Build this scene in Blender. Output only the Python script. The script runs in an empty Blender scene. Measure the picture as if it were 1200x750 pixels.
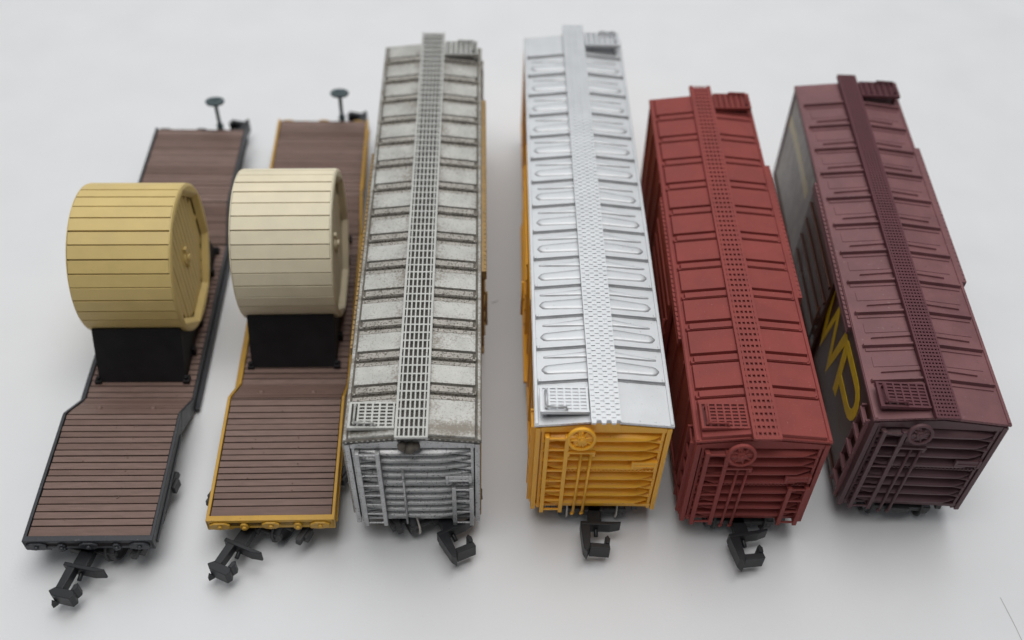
import bpy, math, random
from mathutils import Vector, Matrix
random.seed(7)
C = bpy.context.scene
C.unit_settings.scale_length = 0.01          # one unit is one centimetre; the builders below take millimetres
S = 0.1
R = math.radians
PI = math.pi

# ------------------------------------------------------------------ camera
cam_d = bpy.data.cameras.new('camera')
cam = bpy.data.objects.new('camera', cam_d)
C.collection.objects.link(cam)
C.camera = cam
cam_d.sensor_width = 36
cam_d.lens = 1194.17 / 1200 * 36
cam_d.clip_start = 0.5
cam_d.clip_end = 2000
_p, _r = 0.837221, 0.040976
fw = Vector((0, math.cos(_p), -math.sin(_p)))
rt = Vector((1, 0, 0))
up = rt.cross(fw)
r2 = rt * math.cos(_r) + up * math.sin(_r)
u2 = -rt * math.sin(_r) + up * math.cos(_r)
M = Matrix((r2, u2, -fw)).transposed().to_4x4()
M.translation = Vector((0, 0, 138.8458 * S))
cam.matrix_world = M
cam_d.dof.use_dof = True
cam_d.dof.focus_distance = 14.9
cam_d.dof.aperture_fstop = 0.155

# ------------------------------------------------------------------ world and lamps
W = bpy.data.worlds.new('World')
C.world = W
W.use_nodes = True
bg = W.node_tree.nodes['Background']
bg.inputs[1].default_value = 1.0
_nt = W.node_tree                       # the room: bright on the window side, dim behind the photographer
_tc = _nt.nodes.new('ShaderNodeTexCoord')
_sx = _nt.nodes.new('ShaderNodeSeparateXYZ')
_mr = _nt.nodes.new('ShaderNodeMapRange')
_mr.interpolation_type = 'SMOOTHSTEP'
_mr.inputs['From Min'].default_value = -0.9
_mr.inputs['From Max'].default_value = 0.9
_mr.inputs['To Min'].default_value = 0.15
_mr.inputs['To Max'].default_value = 0.34
_cm = _nt.nodes.new('ShaderNodeMix')
_cm.data_type = 'RGBA'
_cm.blend_type = 'MULTIPLY'
_cm.inputs[0].default_value = 1
_cm.inputs[7].default_value = (0.95, 0.98, 1.0, 1)
_nt.links.new(_tc.outputs['Generated'], _sx.inputs[0])
_nt.links.new(_sx.outputs['Y'], _mr.inputs[0])
_nt.links.new(_mr.outputs[0], _cm.inputs[6])
_nt.links.new(_cm.outputs[2], bg.inputs[0])


def area(name, loc, target, sx, sy, power, col):
    d = bpy.data.lights.new(name, 'AREA')
    d.shape = 'RECTANGLE'
    d.size, d.size_y = sx, sy
    d.energy = power
    d.color = col
    o = bpy.data.objects.new(name, d)
    C.collection.objects.link(o)
    o.location = loc
    o.rotation_euler = (Vector(target) - Vector(loc)).to_track_quat('-Z', 'Y').to_euler()
    return o


area('window_light', (-8, 60, 62), (0, 12, 0), 80, 70, 19500, (0.97, 0.99, 1.0))
area('ceiling_light', (1, 11, 85), (0, 10, 0), 40, 80, 45500, (1.0, 0.985, 0.96))

C.view_settings.view_transform = 'Standard'
C.view_settings.look = 'None'
C.view_settings.exposure = 0
C.view_settings.gamma = 1


# ------------------------------------------------------------------ materials
def srgb(r, g, b):
    def f(c):
        c /= 255
        return c / 12.92 if c <= 0.04045 else ((c + 0.055) / 1.055) ** 2.4
    return (f(r), f(g), f(b))


def material(name, col, rough=0.5, metal=0.0, var=0.12, vscale=3.0, bump=0.15, bscale=60.0,
             specks=None, mottle=None, stretch=(1, 1, 1), spec=0.5, seam=None):
    """specks: list of (colour, scale, threshold, strength); grime: (colour, scale, low, high, strength)"""
    m = bpy.data.materials.new(name)
    m.use_nodes = True
    t = m.node_tree
    N, L = t.nodes, t.links
    b = N['Principled BSDF']
    tc = N.new('ShaderNodeTexCoord')
    mp = N.new('ShaderNodeMapping')
    mp.inputs['Scale'].default_value = stretch
    L.new(tc.outputs['Object'], mp.inputs[0])
    n1 = N.new('ShaderNodeTexNoise')
    n1.inputs['Scale'].default_value = vscale
    n1.inputs['Detail'].default_value = 5
    L.new(mp.outputs[0], n1.inputs['Vector'])
    r1 = N.new('ShaderNodeMapRange')
    r1.inputs['From Min'].default_value = 0.3
    r1.inputs['From Max'].default_value = 0.7
    r1.inputs['To Min'].default_value = 1 - var
    r1.inputs['To Max'].default_value = 1 + var
    L.new(n1.outputs[0], r1.inputs[0])
    mx = N.new('ShaderNodeMix')
    mx.data_type = 'RGBA'
    mx.blend_type = 'MULTIPLY'
    mx.inputs[0].default_value = 1
    mx.inputs[6].default_value = (*col, 1)
    L.new(r1.outputs[0], mx.inputs[7])
    out = mx.outputs[2]

    def blend(fac, colr, prev):
        q = N.new('ShaderNodeMix')
        q.data_type = 'RGBA'
        L.new(fac, q.inputs[0])
        L.new(prev, q.inputs[6])
        q.inputs[7].default_value = (*colr, 1)
        return q.outputs[2]
    metal_sock = None
    if mottle:
        gc, gs, lo, hi, st = mottle
        n = N.new('ShaderNodeTexNoise')
        n.inputs['Scale'].default_value = gs
        n.inputs['Detail'].default_value = 8
        n.inputs['Roughness'].default_value = 0.7
        L.new(tc.outputs['Object'], n.inputs['Vector'])
        r = N.new('ShaderNodeMapRange')
        r.inputs['From Min'].default_value = lo
        r.inputs['From Max'].default_value = hi
        r.inputs['To Max'].default_value = st
        L.new(n.outputs[0], r.inputs[0])
        out = blend(r.outputs[0], gc, out)
    if seam:                                  # soot gathered along the roof seams and the walk: (colour, first seam, pitch)
        gc, s0, pt = seam

        def mth(op, a, b=None):
            q = N.new('ShaderNodeMath')
            q.operation = op
            for i, w in enumerate((a, b)):
                if w is None:
                    continue
                if isinstance(w, (int, float)):
                    q.inputs[i].default_value = w
                else:
                    L.new(w, q.inputs[i])
            return q.outputs[0]
        sp = N.new('ShaderNodeSeparateXYZ')
        L.new(tc.outputs['Object'], sp.inputs[0])
        ph = mth('FRACT', mth('ADD', mth('DIVIDE', mth('SUBTRACT', sp.outputs['Y'], s0), pt), 20.0))
        near = mth('SUBTRACT', mth('MULTIPLY', mth('ABSOLUTE', mth('SUBTRACT', ph, 0.56)), 2.0), 0.36)
        xx = mth('ABSOLUTE', sp.outputs['X'])
        wk = mth('MULTIPLY', mth('SUBTRACT', 0.42, xx), 1.6)
        ed = mth('MULTIPLY', mth('SUBTRACT', xx, 0.76), 2.4)
        m1 = mth('MAXIMUM', mth('MAXIMUM', near, wk), mth('MAXIMUM', ed, 0.0))
        n = N.new('ShaderNodeTexNoise')
        n.inputs['Scale'].default_value = 26
        n.inputs['Detail'].default_value = 6
        n.inputs['Roughness'].default_value = 0.75
        L.new(tc.outputs['Object'], n.inputs['Vector'])
        n2 = N.new('ShaderNodeTexNoise')
        n2.inputs['Scale'].default_value = 1.6
        L.new(tc.outputs['Object'], n2.inputs['Vector'])
        f = mth('ADD', mth('ADD', mth('MULTIPLY', m1, 0.55), mth('MULTIPLY', n.outputs[0], 1.3)), mth('MULTIPLY', n2.outputs[0], 0.6))
        r = N.new('ShaderNodeMapRange')
        r.inputs['From Min'].default_value = 0.98
        r.inputs['From Max'].default_value = 1.28
        r.inputs['To Max'].default_value = 0.85
        L.new(f, r.inputs[0])
        out = blend(r.outputs[0], gc, out)
    for (sc, ss, th, st) in (specks or []):
        n = N.new('ShaderNodeTexNoise')
        n.inputs['Scale'].default_value = ss
        n.inputs['Detail'].default_value = 2
        L.new(tc.outputs['Object'], n.inputs['Vector'])
        r = N.new('ShaderNodeMapRange')
        r.inputs['From Min'].default_value = th
        r.inputs['From Max'].default_value = th + 0.06
        r.inputs['To Max'].default_value = st
        L.new(n.outputs[0], r.inputs[0])
        out = blend(r.outputs[0], sc, out)
    L.new(out, b.inputs['Base Color'])
    b.inputs['Metallic'].default_value = metal
    b.inputs['Specular IOR Level'].default_value = spec
    rr = N.new('ShaderNodeMapRange')
    rr.inputs['To Min'].default_value = max(0.05, rough - 0.12)
    rr.inputs['To Max'].default_value = min(1, rough + 0.12)
    L.new(n1.outputs[0], rr.inputs[0])
    L.new(rr.outputs[0], b.inputs['Roughness'])
    if bump:
        nb = N.new('ShaderNodeTexNoise')
        nb.inputs['Scale'].default_value = bscale
        nb.inputs['Detail'].default_value = 4
        L.new(mp.outputs[0], nb.inputs['Vector'])
        bp = N.new('ShaderNodeBump')
        bp.inputs['Strength'].default_value = bump
        bp.inputs['Distance'].default_value = 0.01
        L.new(nb.outputs[0], bp.inputs['Height'])
        L.new(bp.outputs[0], b.inputs['Normal'])
    return m


M_table = material('white_table', (0.715, 0.722, 0.74), 0.5, var=0.02, vscale=0.8, bump=0.16, bscale=26,
                   specks=[((0.30, 0.28, 0.26), 14, 0.775, 0.5)], spec=0.5)
# weathered silver boxcar
dirt = (0.085, 0.07, 0.055)
M_wsil = material('weathered_silver', (0.455, 0.45, 0.425), 0.46, 0.5, 0.12, 4, 0.35, 70,
                  specks=[((0.16, 0.14, 0.11), 46, 0.62, 0.6)], seam=((0.17, 0.145, 0.115), (7.5 - 94.65 / 2) * S, 6.22 * S))
M_wgrim = material('grimy_silver', (0.35, 0.33, 0.30), 0.5, 0.4, 0.2, 6, 0.5, 60,
                   specks=[(dirt, 36, 0.54, 0.85), ((0.75, 0.72, 0.66), 48, 0.66, 0.5)])
M_wend = material('silver_end_ribs', (0.47, 0.47, 0.475), 0.36, 0.5, 0.15, 5, 0.3, 60,
                  specks=[((0.03, 0.03, 0.03), 40, 0.60, 0.7)])
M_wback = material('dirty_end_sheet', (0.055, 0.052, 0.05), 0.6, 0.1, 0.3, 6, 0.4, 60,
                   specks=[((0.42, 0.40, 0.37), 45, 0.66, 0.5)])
M_wwalk = material('walkway_silver', (0.47, 0.47, 0.45), 0.5, 0.3, 0.1, 5, 0.2, 70,
                   specks=[(dirt, 45, 0.66, 0.6)])
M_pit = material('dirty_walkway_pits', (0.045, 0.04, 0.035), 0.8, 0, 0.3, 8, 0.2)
M_tan = material('mustard_brown_side', (0.30, 0.185, 0.06), 0.55, 0, 0.15, 4, 0.2, 50,
                 specks=[((0.08, 0.05, 0.03), 30, 0.63, 0.7)])
M_rust = material('grubby_lump', (0.10, 0.085, 0.07), 0.8, 0, 0.4, 10, 0.8, 30)
# bright silver boxcar
M_silline = material('silver_shade_outline', (0.30, 0.305, 0.315), 0.5, 0.7, 0.2, 6, 0.2)  # groove shade around the pressings, put into a darker silver
M_sil = material('bright_silver', (0.57, 0.58, 0.595), 0.47, 0.7, 0.06, 3, 0.3, 55,
                 specks=[((0.25, 0.25, 0.25), 26, 0.70, 0.7)])
M_wgroove = material('black_grime_groove', (0.13, 0.117, 0.10), 0.8, 0, 0.3, 8, 0.3)
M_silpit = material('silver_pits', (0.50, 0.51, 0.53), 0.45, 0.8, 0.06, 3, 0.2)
M_yel = material('orange_yellow_plastic', (0.82, 0.405, 0.026), 0.42, 0, 0.05, 3, 0.12, 40,
                 specks=[((0.25, 0.11, 0.02), 24, 0.70, 0.6)])
M_red = material('oxide_red_plastic', (0.250, 0.055, 0.048), 0.66, 0, 0.10, 2.2, 0.3, 60,
                 specks=[((0.50, 0.24, 0.22), 38, 0.69, 0.4), ((0.12, 0.02, 0.02), 14, 0.72, 0.5)], spec=0.22)
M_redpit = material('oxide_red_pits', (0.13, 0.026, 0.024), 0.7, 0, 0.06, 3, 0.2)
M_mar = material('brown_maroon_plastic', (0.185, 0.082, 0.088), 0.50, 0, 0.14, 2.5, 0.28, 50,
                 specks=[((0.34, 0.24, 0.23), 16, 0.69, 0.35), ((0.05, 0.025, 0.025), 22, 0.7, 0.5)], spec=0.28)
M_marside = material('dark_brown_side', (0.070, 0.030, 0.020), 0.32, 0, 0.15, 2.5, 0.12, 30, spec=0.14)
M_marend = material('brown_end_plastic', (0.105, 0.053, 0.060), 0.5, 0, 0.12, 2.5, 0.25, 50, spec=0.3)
M_marwalk = material('dark_maroon_walkway', (0.110, 0.038, 0.046), 0.55, 0, 0.08, 3, 0.15, spec=0.25)
M_letter = material('yellow_lettering', (0.70, 0.46, 0.02), 0.5, 0, 0.12, 8, 0.1, spec=0.2)
M_pale = material('mottled_pale_grey', (0.25, 0.225, 0.205), 0.4, 0, 0.35, 3, 0.15, 30, mottle=((0.09, 0.07, 0.06), 4, 0.45, 0.8, 0.7), stretch=(1, 3, 0.5), spec=0.3)
M_stripe = material('faded_yellow_stripe', (0.36, 0.28, 0.10), 0.35, 0, 0.2, 8, 0.1)
M_black = material('black_plastic', (0.014, 0.015, 0.018), 0.42, 0, 0.15, 4, 0.15, 50, spec=0.35)
M_cradle = material('matt_black_cradle', (0.013, 0.012, 0.013), 0.65, 0, 0.2, 4, 0.3, 40, spec=0.22)
M_wheel = material('worn_wheel_metal', (0.50, 0.47, 0.43), 0.35, 0.8, 0.15, 6, 0.1)
M_truck = material('dark_grey_truck', (0.035, 0.035, 0.038), 0.55, 0, 0.2, 5, 0.2)
M_grey = material('dark_grey_frame', (0.033, 0.035, 0.041), 0.45, 0, 0.15, 4, 0.25, 50,
                  specks=[((0.14, 0.14, 0.15), 30, 0.66, 0.5)], spec=0.4)
M_yfr = material('mustard_yellow_frame', (0.50, 0.28, 0.030), 0.45, 0, 0.10, 5, 0.25, 45,
                 specks=[((0.10, 0.05, 0.02), 22, 0.70, 0.8)])
M_deck = material('brown_deck_boards', (0.188, 0.122, 0.103), 0.56, 0, 0.15, 6, 0.4, 22,
                  specks=[((0.32, 0.21, 0.18), 24, 0.72, 0.35), ((0.05, 0.03, 0.025), 11, 0.75, 0.6)], stretch=(0.6, 5, 5), spec=0.3)
M_deck2 = material('brown_deck_boards_worn', (0.208, 0.138, 0.118), 0.56, 0, 0.18, 6, 0.45, 22,
                   specks=[((0.32, 0.21, 0.18), 20, 0.68, 0.4)], stretch=(0.6, 5, 5), spec=0.3)
M_deck3 = material('brown_deck_boards_dark', (0.165, 0.104, 0.087), 0.56, 0, 0.15, 6, 0.4, 22, stretch=(0.6, 5, 5), spec=0.3)
M_deckgap = material('deck_gap_dark', (0.02, 0.012, 0.011), 0.8, 0, 0.1)
M_reelA = material('tan_reel', (0.645, 0.487, 0.19), 0.5, 0, 0.05, 3, 0.2, 40,
                   specks=[((0.28, 0.18, 0.06), 18, 0.74, 0.5)])
M_reelAg = material('tan_reel_groove', (0.26, 0.18, 0.065), 0.7, 0, 0.05)
M_reelB = material('cream_reel', (0.76, 0.68, 0.50), 0.5, 0, 0.05, 3, 0.2, 40,
                   specks=[((0.5, 0.32, 0.14), 9, 0.75, 0.5)])
M_reelBg = material('cream_reel_groove', (0.38, 0.32, 0.22), 0.7, 0, 0.05)
M_teal = material('teal_tinted_mast', (0.055, 0.085, 0.095), 0.4, 0, 0.1)
M_lint = material('dark_lint', (0.25, 0.24, 0.24), 0.8, 0, 0.1)


# ------------------------------------------------------------------ mesh builder (millimetres)
class MB:
    def __init__(self, off=(0, 0, 0)):
        self.v, self.f, self.mi, self.sm = [], [], [], []
        self.off = Vector(off)
        self.m = 0
        self.xf = None

    def add(self, vs, fs, smooth=False):
        b = len(self.v)
        for p in vs:
            p = Vector(p)
            if self.xf is not None:
                p = self.xf @ p
            self.v.append((p + self.off) * S)
        for i, q in enumerate(fs):
            self.f.append([b + k for k in q])
            self.mi.append(self.m)
            self.sm.append(smooth if isinstance(smooth, bool) else smooth[i])
        return self

    def hexa(self, p):            # eight corners: bottom ring then top ring
        return self.add(p, [(3, 2, 1, 0), (4, 5, 6, 7), (0, 1, 5, 4), (1, 2, 6, 5), (2, 3, 7, 6), (3, 0, 4, 7)])

    def box(self, x0, x1, y0, y1, z0, z1):
        return self.hexa([(x0, y0, z0), (x1, y0, z0), (x1, y1, z0), (x0, y1, z0),
                          (x0, y0, z1), (x1, y0, z1), (x1, y1, z1), (x0, y1, z1)])

    def prism(self, poly, a, b, axis='x', inset=0.0):
        """polygon in the two other axes extruded from a to b along axis"""
        def pt(u, w, k):
            return {'x': (k, u, w), 'y': (u, k, w), 'z': (u, w, k)}[axis]
        n = len(poly)
        vs = [pt(u, w, a) for u, w in poly] + [pt(u, w, b) for u, w in poly]
        fs = [tuple(range(n - 1, -1, -1)), tuple(range(n, 2 * n))]
        fs += [(i, (i + 1) % n, n + (i + 1) % n, n + i) for i in range(n)]
        return self.add(vs, fs)

    def tube(self, p, q, r, n=10, r1=None, caps=True):
        p, q = Vector(p), Vector(q)
        d = (q - p).normalized()
        a = d.orthogonal().normalized()
        b = d.cross(a)
        r1 = r if r1 is None else r1
        vs = []
        for c, rr in ((p, r), (q, r1)):
            for i in range(n):
                t = 2 * PI * i / n
                vs.append(c + (a * math.cos(t) + b * math.sin(t)) * rr)
        fs = [(i, (i + 1) % n, n + (i + 1) % n, n + i) for i in range(n)]
        sm = [True] * n
        if caps:
            fs += [tuple(range(n - 1, -1, -1)), tuple(range(n, 2 * n))]
            sm += [False, False]
        return self.add(vs, fs, sm)

    def lathe(self, prof, centre, axis, n=32, closed=False):
        """profile of (radius, offset along axis)"""
        c = Vector(centre)
        d = Vector(axis).normalized()
        a = d.orthogonal().normalized()
        b = d.cross(a)
        k = len(prof)
        vs = []
        for i in range(n):
            t = 2 * PI * i / n
            e = a * math.cos(t) + b * math.sin(t)
            for r, h in prof:
                vs.append(c + e * r + d * h)
        fs = []
        rng = k if closed else k - 1
        for i in range(n):
            j = (i + 1) % n
            for q in range(rng):
                w = (q + 1) % k
                fs.append((i * k + q, j * k + q, j * k + w, i * k + w))
        return self.add(vs, fs, False if k < 3 else True)

    def build(self, name, mats, parent=None, bev=0.0, seg=2, roll=True):
        me = bpy.data.meshes.new(name)
        me.from_pydata([tuple(p) for p in self.v], [], self.f)
        for m in (mats if isinstance(mats, (list, tuple)) else [mats]):
            me.materials.append(m)
        me.polygons.foreach_set('material_index', self.mi)
        me.polygons.foreach_set('use_smooth', self.sm)
        me.update()
        import bmesh
        bm = bmesh.new()
        bm.from_mesh(me)
        bmesh.ops.recalc_face_normals(bm, faces=bm.faces)
        bm.to_mesh(me)
        bm.free()
        o = bpy.data.objects.new(name, me)
        C.collection.objects.link(o)
        if parent:
            o.parent = parent
            if roll and 'tilt' in parent:
                o.rotation_euler.y = -parent['tilt']
        if bev:
            md = o.modifiers.new('bevel', 'BEVEL')
            md.width = bev * S
            md.segments = seg
            md.limit_method = 'ANGLE'
            md.angle_limit = R(35)
        return o


def tag(o, label, cat, group=None):
    o['label'] = label
    o['category'] = cat
    if group:
        o['group'] = group
    return o


def root(name, fit, label, cat, group):
    x, y, th, L, w, he, hb, ro = fit
    o = bpy.data.objects.new(name, None)
    o.empty_display_size = 0.5
    C.collection.objects.link(o)
    o.location = ((x + math.sin(th) * L / 2) * S, (y + math.cos(th) * L / 2) * S, 0)
    o.rotation_euler.z = -th
    o['tilt'] = ro
    return tag(o, label, cat, group)


def local_point(fit, x, y, z):
    """a point given in a car's own millimetres, in the scene's units"""
    fx, fy, th = fit[:3]
    return ((fx + math.sin(th) * y + math.cos(th) * x) * S, (fy + math.cos(th) * y - math.sin(th) * x) * S, z * S)


# ------------------------------------------------------------------ the table
g = MB()
g.add([(-1500, -1500, 0), (1500, -1500, 0), (1500, 2500, 0), (-1500, 2500, 0)], [(0, 1, 2, 3)])
table = g.build('table_surface', M_table)
table['kind'] = 'structure'


# ------------------------------------------------------------------ running gear
def make_truck(par, off, yc, xw=6.6, yaw=0.0, wm=None):
    wm = wm or M_truck
    T = Matrix.Translation((0, yc, 0)) @ Matrix.Rotation(yaw, 4, 'Z') @ Matrix.Translation((0, -yc, 0))
    t = MB(off)
    t.xf = T
    for s in (-1, 1):
        t.prism([(yc - 7.6, 3.1), (yc - 7.4, 4.2), (yc - 3.5, 4.3), (yc - 2.2, 4.9), (yc + 2.2, 4.9), (yc + 3.5, 4.3),
                 (yc + 7.4, 4.2), (yc + 7.6, 3.1), (yc + 4.4, 2.6), (yc + 2.4, 1.5), (yc - 2.4, 1.5), (yc - 4.4, 2.6)],
                s * (xw - 0.45), s * (xw + 0.45))
        for q in (-5.5, 5.5):
            t.box(s * (xw + 0.45) - 0.5, s * (xw + 0.45) + 0.5, yc + q - 0.9, yc + q + 0.9, 2.3, 3.9)
        t.tube((s * xw, yc, 2), (s * (xw + 0.7), yc, 2), 0.9, 10)
    t.box(-xw + 0.4, xw - 0.4, yc - 1.4, yc + 1.4, 2.6, 4.4)
    t.box(-5.2, 5.2, yc - 8.0, yc - 7.2, 2.9, 3.9)
    t.box(-1.7, 1.7, yc - 8.6, yc + 8.6, 3.0, 4.3)
    tr = t.build('truck', M_truck, par, 0.12, roll=False)
    for q in (-5.5, 5.5):
        a = MB(off)
        a.xf = T
        a.tube((-5.9, yc + q, 2.95), (5.9, yc + q, 2.95), 0.45, 10)
        a.build('axle', M_truck, tr, roll=False)
        for s in (-1, 1):
            w = MB(off)
            w.xf = T
            c0 = (s * 4.4, yc + q, 2.95)
            w.lathe([(0.4, -0.3), (1.9, -0.3), (2.05, -0.55), (2.5, -0.6), (2.55, 0.45), (2.2, 0.6), (0.4, 0.5)], c0, (-s, 0, 0), 28)
            w.m = 1
            w.lathe([(2.5, 0.42), (2.88, 0.5), (2.93, 0.62), (2.86, 0.75), (2.0, 0.72), (2.0, 0.6)], c0, (-s, 0, 0), 28)
            w.build('wheel', [M_truck, wm], tr, roll=False)
    return tr


def make_coupler(par, off, x, y, yaw, turn=False, z=2.4, arrow=False):
    c = MB(off)
    c.xf = Matrix.Translation((x, y, 0)) @ Matrix.Rotation(yaw + (PI if turn else 0), 4, 'Z')
    h = 2.2
    c.prism([(-0.9, 2.0), (0.9, 2.0), (1.1, -3.0), (-1.0, -3.0)], z + 0.5, z + h - 0.3, 'z')       # shank
    c.prism([(-2.1, -3.0), (2.2, -2.95), (4.0, -2.9), (4.0, -3.2), (2.4, -3.6), (-2.1, -3.6)], z, z + h, 'z')   # crossbar
    if arrow:
        c.prism([(-1.5, -3.5), (-0.3, -3.5), (-0.35, -7.0), (-1.45, -7.0)], z + 0.35, z + h - 0.1, 'z')
        c.prism([(-2.2, -7.6), (-1.5, -6.85), (1.25, -6.85), (1.6, -7.5), (1.25, -8.2), (-1.5, -8.2)], z - 0.5, z + h - 0.15, 'z')
        c.prism([(0.8, -6.9), (1.3, -6.9), (1.6, -6.2), (1.3, -5.6), (0.85, -6.0)], z - 0.4, z + h - 0.1, 'z')
        c.prism([(-1.9, -8.2), (-1.0, -8.2), (-1.5, -9.0)], z - 0.6, z + 0.5, 'z')
    else:
        c.prism([(-2.1, -3.6), (-0.6, -3.6), (-0.7, -7.2), (-1.2, -8.3), (-1.7, -7.4)], z - 0.25, z + h + 0.05, 'z')     # side arm
        c.prism([(-0.75, -6.5), (2.2, -6.6), (2.3, -7.5), (-0.75, -7.4)], z - 0.75, z + h - 0.25, 'z')                 # hook front
        c.prism([(1.6, -6.65), (2.2, -6.65), (2.3, -5.9), (1.95, -5.3), (1.5, -5.65)], z - 0.6, z + h, 'z')     # hook lip
    c.tube((0.3, -3.5, z + 0.6), (0.35, -4.6, z + 0.2), 0.35, 8)
    return c.build('coupler', M_black, par, 0.1, roll=False)


# ------------------------------------------------------------------ boxcars
def make_boxcar(fit, label, st):
    x, y, th, L, w, he, hb, ro = fit
    par = root('boxcar', fit, label, 'boxcar', 'model boxcars standing in a row')
    off = (0, -L / 2, 0)
    hw = w / 2
    bw = hw - 0.35                       # half width of the body below the eaves
    rise = 1.15

    def rz(xx):
        return he + rise * (1 - abs(xx) / hw)
    # --- body sides
    b = MB(off)
    b.prism([(-bw, hb + 0.4), (bw, hb + 0.4), (bw, he - 0.7), (0, he + rise - 1.0), (-bw, he - 0.7)], 0.75, L - 0.75, 'y')
    for s in (-1, 1):
        b.box(s * bw - 0.05 if s > 0 else -bw - 0.3, s * bw + 0.3 if s > 0 else -bw + 0.05, 1.0, L - 1.0, hb + 0.1, hb + 1.2)
        n = 13 if L > 90 else 11
        d0, d1 = (L * 0.36, L * 0.64)
        for k in range(n + 1):
            yy = 1.6 + (L - 3.2) * k / n
            if d0 - 1 < yy < d1 + 1 or (st['kind'] == 'maroon' and s < 0):
                continue
            b.box(s * (bw + 0.12) - 0.17, s * (bw + 0.12) + 0.17, yy - 0.3, yy + 0.3, hb + 1.25, he - 1.3)
    body = b.build('body', st['side'], par, 0.08)
    # --- doors and their tracks
    for s in (-1, 1):
        d0, d1 = (L * 0.36, L * 0.64)
        d = MB(off)
        dd = 0.45 if st['kind'] != 'silver' else 0.2
        d.box(s * (bw + dd) - 0.3, s * (bw + dd) + 0.3, d0, d1, hb + 0.9, he - 1.6)
        for k in range(5):
            zz = hb + 3 + k * (he - hb - 7) / 4
            d.box(s * (bw + dd + 0.4) - 0.14, s * (bw + dd + 0.4) + 0.14, d0 + 0.7, d1 - 0.7, zz - 0.35, zz + 0.35)
        door = d.build('door', st['side'], par, 0.1)
        hd = MB(off)
        hd.tube((s * (bw + 1.15), d0 + 1.2, hb + 5), (s * (bw + 1.15), d0 + 1.2, hb + 13), 0.2, 8)
        hd.box(s * (bw + 0.95) - 0.22, s * (bw + 0.95) + 0.22, d0 + 0.9, d0 + 1.5, hb + 8.6, hb + 9.4)
        hd.build('handle', st['side'], door, roll=False)
        t0, t1 = st['track'] if s < 0 else (L - st['track'][1], L - st['track'][0])
        tr = MB(off)
        po = (0.42 if st['kind'] != 'silver' else 0.12) if s < 0 else (0.8 if st['track_right'] else -0.12)
        x0, x1 = sorted((s * (bw - 0.1), s * (hw + po)))
        tr.box(x0, x1, t0, t1, he - 1.35, he - (0.35 if s < 0 else 0.12))
        x0, x1 = sorted((s * (hw + po - 0.3), s * (hw + po + 0.03)))
        tr.box(x0, x1, t0, t1, he - 1.95, he - 1.36)
        k = t0 + 0.7
        while k < t1:
            tr.box(s * (hw + po - 0.22) - 0.17, s * (hw + po - 0.22) + 0.17, k - 0.2, k + 0.2, he - 0.37, he - (0.18 if s < 0 else 0.02))
            k += 1.0
        tr.build('door_track', st['track_mat'], par, 0.07)
        bt = MB(off)
        x0, x1 = sorted((s * (bw - 0.1), s * (hw + 0.45)))
        bt.box(x0, x1, t0, t1, hb + 0.3, hb + 0.85)
        bt.build('door_track', st['side'], par, 0.07)
    # --- ends
    for end in (0, 1):
        e = MB(off)
        if end:
            e.xf = Matrix.Translation((0, L, 0)) @ Matrix.Rotation(PI, 4, 'Z')
        e.m = 1
        e.prism([(-bw + 0.02, hb - 0.1), (-6.3, hb - 0.1), (-5.9, hb + 0.7), (5.9, hb + 0.7), (6.3, hb - 0.1), (bw - 0.02, hb - 0.1),
                 (bw - 0.02, he - 0.62), (0, he + rise - 0.9), (-bw + 0.02, he - 0.62)], 0.5, 1.2, 'y')
        e.m = 0
        # corner posts, top band and sill
        for s in (-1, 1):
            x0, x1 = sorted((s * (bw - 0.55), s * (bw + 0.12)))
            e.box(x0, x1, -0.12, 1.6, hb, he - 0.68)
            x0, x1 = sorted((s * (bw - 1.15), s * (bw - 0.75)))
            e.box(x0, x1, 0.02, 0.5, hb + 0.2, he - 1.4)
        e.prism([(-bw + 0.6, he - 1.5), (bw - 0.6, he - 1.5), (bw - 0.6, he - 0.6), (0, he + rise - 0.75), (-bw + 0.6, he - 0.6)], -0.02, 0.5, 'y')
        e.box(-bw + 0.6, bw - 0.6, 0.0, 0.5, hb + 0.75, hb + 1.35)
        zmid = hb + 1.2 + (he - hb - 2.6) * 0.49
        e.box(-bw + 0.8, bw - 0.8, 0.05, 0.5, zmid - 0.25, zmid + 0.25)
        k = -bw + 1.2
        while k < bw - 1:
            e.box(k - 0.14, k + 0.14, -0.1, 0.06, zmid - 0.14, zmid + 0.14)
            k += 0.55
        # pressed ribs, thick in the middle and running out to points, with darts between their tips

        def rib(xa, xb, z, tf, depth):
            n = 14
            vs, fs = [], []
            for i in range(n + 1):
                u = i / n
                xx = xa + (xb - xa) * u
                t = tf(u)
                dd = depth * min(1, t / 0.42)
                vs += [(xx, 0.51, z - t), (xx, 0.51 - dd, z - t * 0.45), (xx, 0.51 - dd * 1.08, z + t * 0.1), (xx, 0.51 - dd * 0.9, z + t * 0.55), (xx, 0.51, z + t)]
            for i in range(n):
                a, c = i * 5, i * 5 + 5
                fs += [(a + j, a + j + 1, c + j + 1, c + j) for j in range(4)]
            fs += [(0, 4, 3, 2, 1), tuple(n * 5 + j for j in range(5))]
            e.add(vs, fs, [True] * (n * 4) + [False, False])
        tops = []
        nr = st.get('ribs', 4)
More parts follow.
